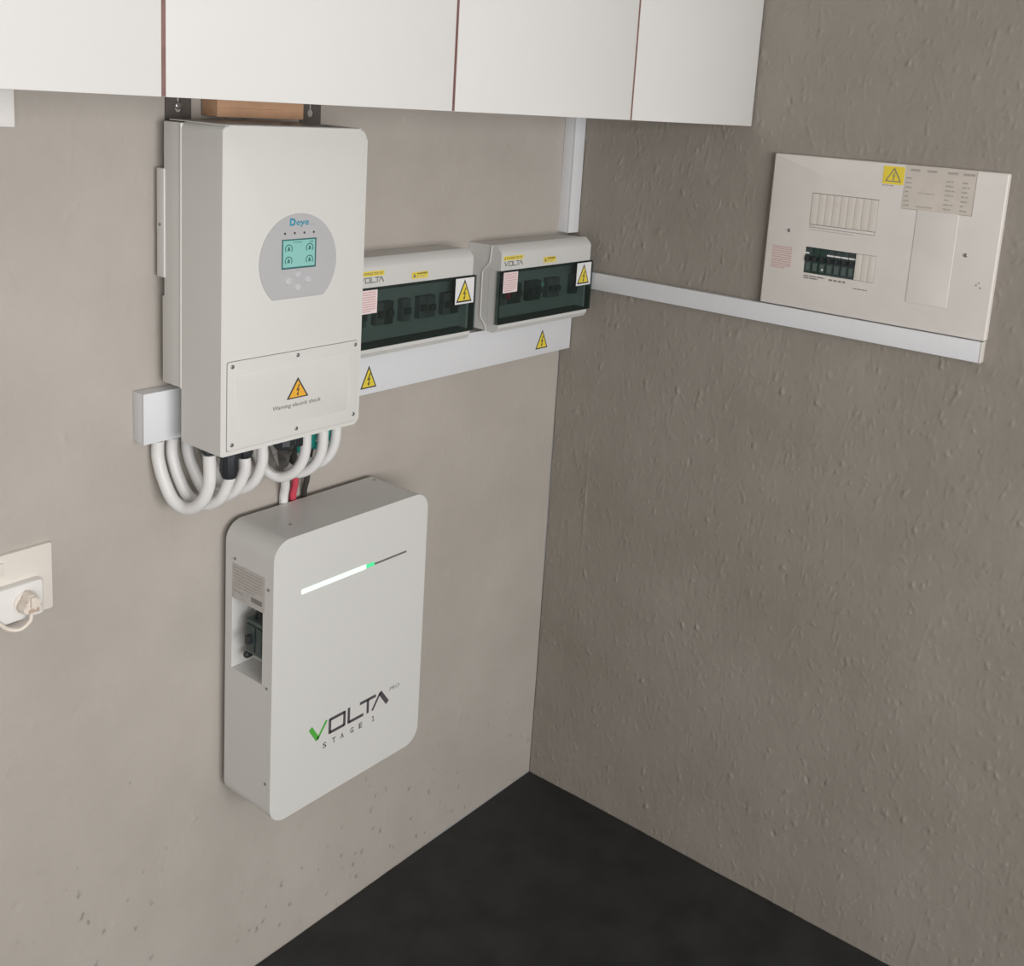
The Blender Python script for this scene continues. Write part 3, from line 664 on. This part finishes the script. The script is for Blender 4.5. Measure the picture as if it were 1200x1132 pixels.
# ------------------------------------------------------------------ old distribution board on the right wall
bd = thing('distribution_board', (-0.008, -0.8615, 1.5515), 'old cream distribution board with black breakers on the rough right wall', 'distribution board')
plate = obj('cover_plate', prism(FB, rrect(0.598, 1.1255, 1.5515, 1.9063, 0.004, 4), 0.0006, 0.0165, 0.0075, seg=4), 'board', bd)
carve(plate, [box(FB, 0.7015, 0.8595, 1.7440, 1.8240, 0.006, 0.03), box(FB, 0.6995, 0.8695, 1.6380, 1.6990, 0.006, 0.03)])
bm = prism(FB, rrect(0.9465, 1.0365, 1.6080, 1.8120, 0.003, 3), 0.012, 0.0178, 0.0010)
obj('blank_door', bm, 'board', bd)
obj('door_gap', prism(FB, rrect(0.9455, 1.0380, 1.6070, 1.8130, 0.003, 3), 0.012, 0.0167), 'blank', bd)
first = None
for i in range(9):
    if first is None: first = obj('blanking_strip', box(FB, 0.7022, 0.7022 + 0.0171, 1.7520, 1.8230, 0.0062, 0.0168, 0.0009), 'blank', bd)
    else: dup(first, (0, -0.01745 * i, 0))
obj('strip_sill', box(FB, 0.7020, 0.8590, 1.7446, 1.7512, 0.0062, 0.0158, 0.0010), 'board', bd)
f1 = obj('breaker', box(FB, 0.7003, 0.7003 + 0.0168, 1.6386, 1.6984, 0.0062, 0.0135, 0.0008), 'breaker', bd)
sl = []
fl = None
for i in range(7):
    p = f1 if i == 0 else dup(f1, (0, -0.0175 * i, 0))
    if i in (1, 2): p.data = p.data.copy(); p.data.materials[0] = M['breaker_green']
    u = 0.7003 + 0.0175 * i
    if i >= 3 or i == 0:
        obj('marking_strip', box(FB, u + 0.0004, u + (0.0164 if i else 0.009), 1.6828, 1.6862, 0.0136, 0.0142), 'sticker_white', p, 0)
    obj('toggle', box(FB, u + 0.004, u + 0.0128, 1.6665, 1.6785, 0.0136, 0.0215, 0.0015), 'black', p)
    obj('face_plate', box(FB, u + 0.003, u + 0.0138, 1.6440, 1.6630, 0.0136, 0.0152, 0.0006), 'breaker_case', p)
obj('test_button', box(FB, 0.7440, 0.7480, 1.6480, 1.6520, 0.0153, 0.0180, 0.0008), 'sticker_white', bd)
for i in range(3):
    dup(first, (0, -(0.8235 + i * 0.0153 - 0.7022), 0)) if False else obj('blanking_strip', box(FB, 0.8232 + i * 0.0153, 0.8232 + i * 0.0153 + 0.0150, 1.6386, 1.6984, 0.0062, 0.0172, 0.0008), 'blank', bd)
rnd = random.Random(21)
w = 0.0167
polys(FB, print_rows(0.703, 0.755, 1.6240, 1.6340, 2, 0.0028, rnd, 0.010, 0.02) + print_rows(0.765, 0.822, 1.627, 1.632, 1, 0.0040, rnd, 0.007, 0.010) + print_rows(0.825, 0.872, 1.617, 1.621, 1, 0.0020, rnd, 0.006, 0.012), w, w + 0.0003, 'ink_grey', bd, 'circuit_names')
polys(FB, print_rows(0.703, 0.856, 1.7375, 1.7405, 1, 0.0010, rnd, 0.02, 0.05), w, w + 0.0003, 'ink_light', bd, 'pencil_line')
polys(FB, print_rows(0.6175, 0.6675, 1.6385, 1.6930, 11, 0.0020, rnd, 0.005, 0.014), w, w + 0.0003, 'ink_red', bd, 'red_notice')
for u, v in ((0.655, 1.731), (1.061, 1.728)): screw_mesh(FB, u, v, w + 0.0006, 0.0042, 'screw', bd)
for u, v in ((1.091, 1.668), (1.100, 1.663), (1.096, 1.673)): screw_mesh(FB, u, v, w - 0.0008, 0.0022, 'ink_light', bd, 'filled_hole')
ys = obj('warning_sticker', prism(FB, rrect(0.8615, 0.9085, 1.8610, 1.9000, 0.002, 3), w, w + 0.0004), 'yellow', bd, 0)
cu_ = 0.8855
edge = [stroke((cu_ - 0.0165, 1.8675), (cu_ + 0.0165, 1.8675), 0.0022), stroke((cu_ + 0.0165, 1.8675), (cu_, 1.8955), 0.0022), stroke((cu_, 1.8955), (cu_ - 0.0165, 1.8675), 0.0022), bolt_symbol(cu_, 1.8785, 0.018)]
polys(FB, edge, w + 0.0004, w + 0.0007, 'ink_grey', ys, 'triangle_mark')
polys(FB, print_rows(0.862, 0.898, 1.8560, 1.8595, 1, 0.0024, rnd, 0.006, 0.012), w, w + 0.0003, 'ink_light', bd, 'small_print')
pp = obj('circuit_list', box(FB, 0.9115, 1.0625, 1.8105, 1.9045, w, w + 0.0005), 'paper', bd, 0)
w2 = w + 0.0005
L_ = []
for a, b in ((0.921, 0.942), (0.957, 0.978), (1.001, 1.023), (1.034, 1.058)): L_.append([(a, 1.8935), (b, 1.8935), (b, 1.8985), (a, 1.8985)])
for i in range(7):
    v = 1.8780 - i * 0.0098
    L_ += print_rows(0.914, 0.914 + rnd.uniform(0.010, 0.020), v - 0.002, v + 0.002, 1, 0.0030, rnd, 0.008, 0.02)
    L_ += print_rows(1.000, 1.000 + rnd.uniform(0.012, 0.029), v - 0.002, v + 0.002, 1, 0.0030, rnd, 0.006, 0.015)
    L_ += print_rows(1.035, 1.035 + rnd.uniform(0.014, 0.022), v - 0.002, v + 0.002, 1, 0.0034, rnd, 0.006, 0.012)
L_ += print_rows(0.943, 0.994, 1.846, 1.850, 1, 0.0022, rnd, 0.008, 0.02) + print_rows(0.943, 0.992, 1.8165, 1.8205, 1, 0.0022, rnd, 0.008, 0.02)
polys(FB, L_, w2, w2 + 0.0003, 'ink_light', pp, 'printed_table')
polys(FB, [stroke((0.9118, 1.8115), (1.062, 1.8115), 0.0012), stroke((1.0617, 1.811), (1.0617, 1.904), 0.0012)], w2, w2 + 0.0003, 'ink_light', pp, 'table_border')

# ------------------------------------------------------------------ wall socket with adaptor and plug at the left edge
so = thing('wall_socket', (-1.53, -0.005, 1.053), 'cream wall socket plate at the left picture edge', 'socket')
obj('plate', prism(FA, rrect(-1.591, -1.470, 1.0545, 1.1785, 0.004, 4), 0.0006, 0.0100, 0.0025), 'pvc_cream', so)
obj('switch_rocker', box(FA, -1.580, -1.556, 1.143, 1.166, 0.0098, 0.0135, 0.002), 'pvc_cream', so)
screw_mesh(FA, -1.487, 1.117, 0.0102, 0.0030, 'pvc_cream', so)
ad = thing('plug_adaptor', (-1.545, -0.018, 1.060), 'flat white adaptor block pushed into the socket plate', 'adaptor')
obj('adaptor_body', prism(FA, rrect(-1.596, -1.4965, 1.0600, 1.1245, 0.006, 4), 0.0102, 0.0270, 0.0030), 'gasket', ad)
obj('outlet_ring', lathe(FA(-1.528, 1.0905, 0.0272), (0, -1, 0), [(0.021, 0), (0.021, 0.0016), (0.018, 0.0022), (0.017, 0.0006)], 24), 'pvc_cream', ad)
pl = thing('power_plug', (-1.528, -0.045, 1.070), 'cream power plug with curled cord sitting in the adaptor', 'plug')
pc = (-1.5275, 1.0925)
lob = []
for i in range(36):
    a = 2 * math.pi * i / 36
    r = 0.0150 + 0.0035 * math.cos(3 * (a - math.pi / 2)); lob.append((pc[0] + r * math.cos(a), pc[1] + r * math.sin(a) * 1.1))
obj('plug_body', prism(FA, lob, 0.0296, 0.0540, 0.0045), 'plug', pl)
obj('plug_grip', prism(FA, rrect(pc[0] - 0.0065, pc[0] + 0.0065, pc[1] - 0.004, pc[1] + 0.018, 0.005, 5), 0.0541, 0.0600, 0.003), 'plug', pl)
obj('plug_tag', box(FA, pc[0] - 0.009, pc[0] + 0.009, pc[1] - 0.0105, pc[1] - 0.0045, 0.0541, 0.0550, 0.0004), 'plug_tag', pl)
obj('cord', tube([FA(pc[0], pc[1] - 0.013, 0.044), FA(pc[0] - 0.003, pc[1] - 0.028, 0.046), FA(pc[0] - 0.018, pc[1] - 0.040, 0.042), FA(pc[0] - 0.036, pc[1] - 0.036, 0.036), FA(pc[0] - 0.055, pc[1] - 0.018, 0.033), FA(pc[0] - 0.09, pc[1] + 0.0, 0.033)], 0.0036, 10), 'plug', pl)

# ------------------------------------------------------------------ small white box under the cupboard at the left edge
wb = thing('wall_box', (-1.60, -0.025, 1.8955), 'plain white plastic box on wall tucked under cupboard, top left corner', 'box')
obj('box_base', box(FA, -1.668, -1.534, 1.8960, 1.9640, 0.0006, 0.040, 0.001), 'gasket', wb)
obj('box_lid', box(FA, -1.669, -1.533, 1.8955, 1.9645, 0.0402, 0.0500, 0.0020), 'gasket', wb)
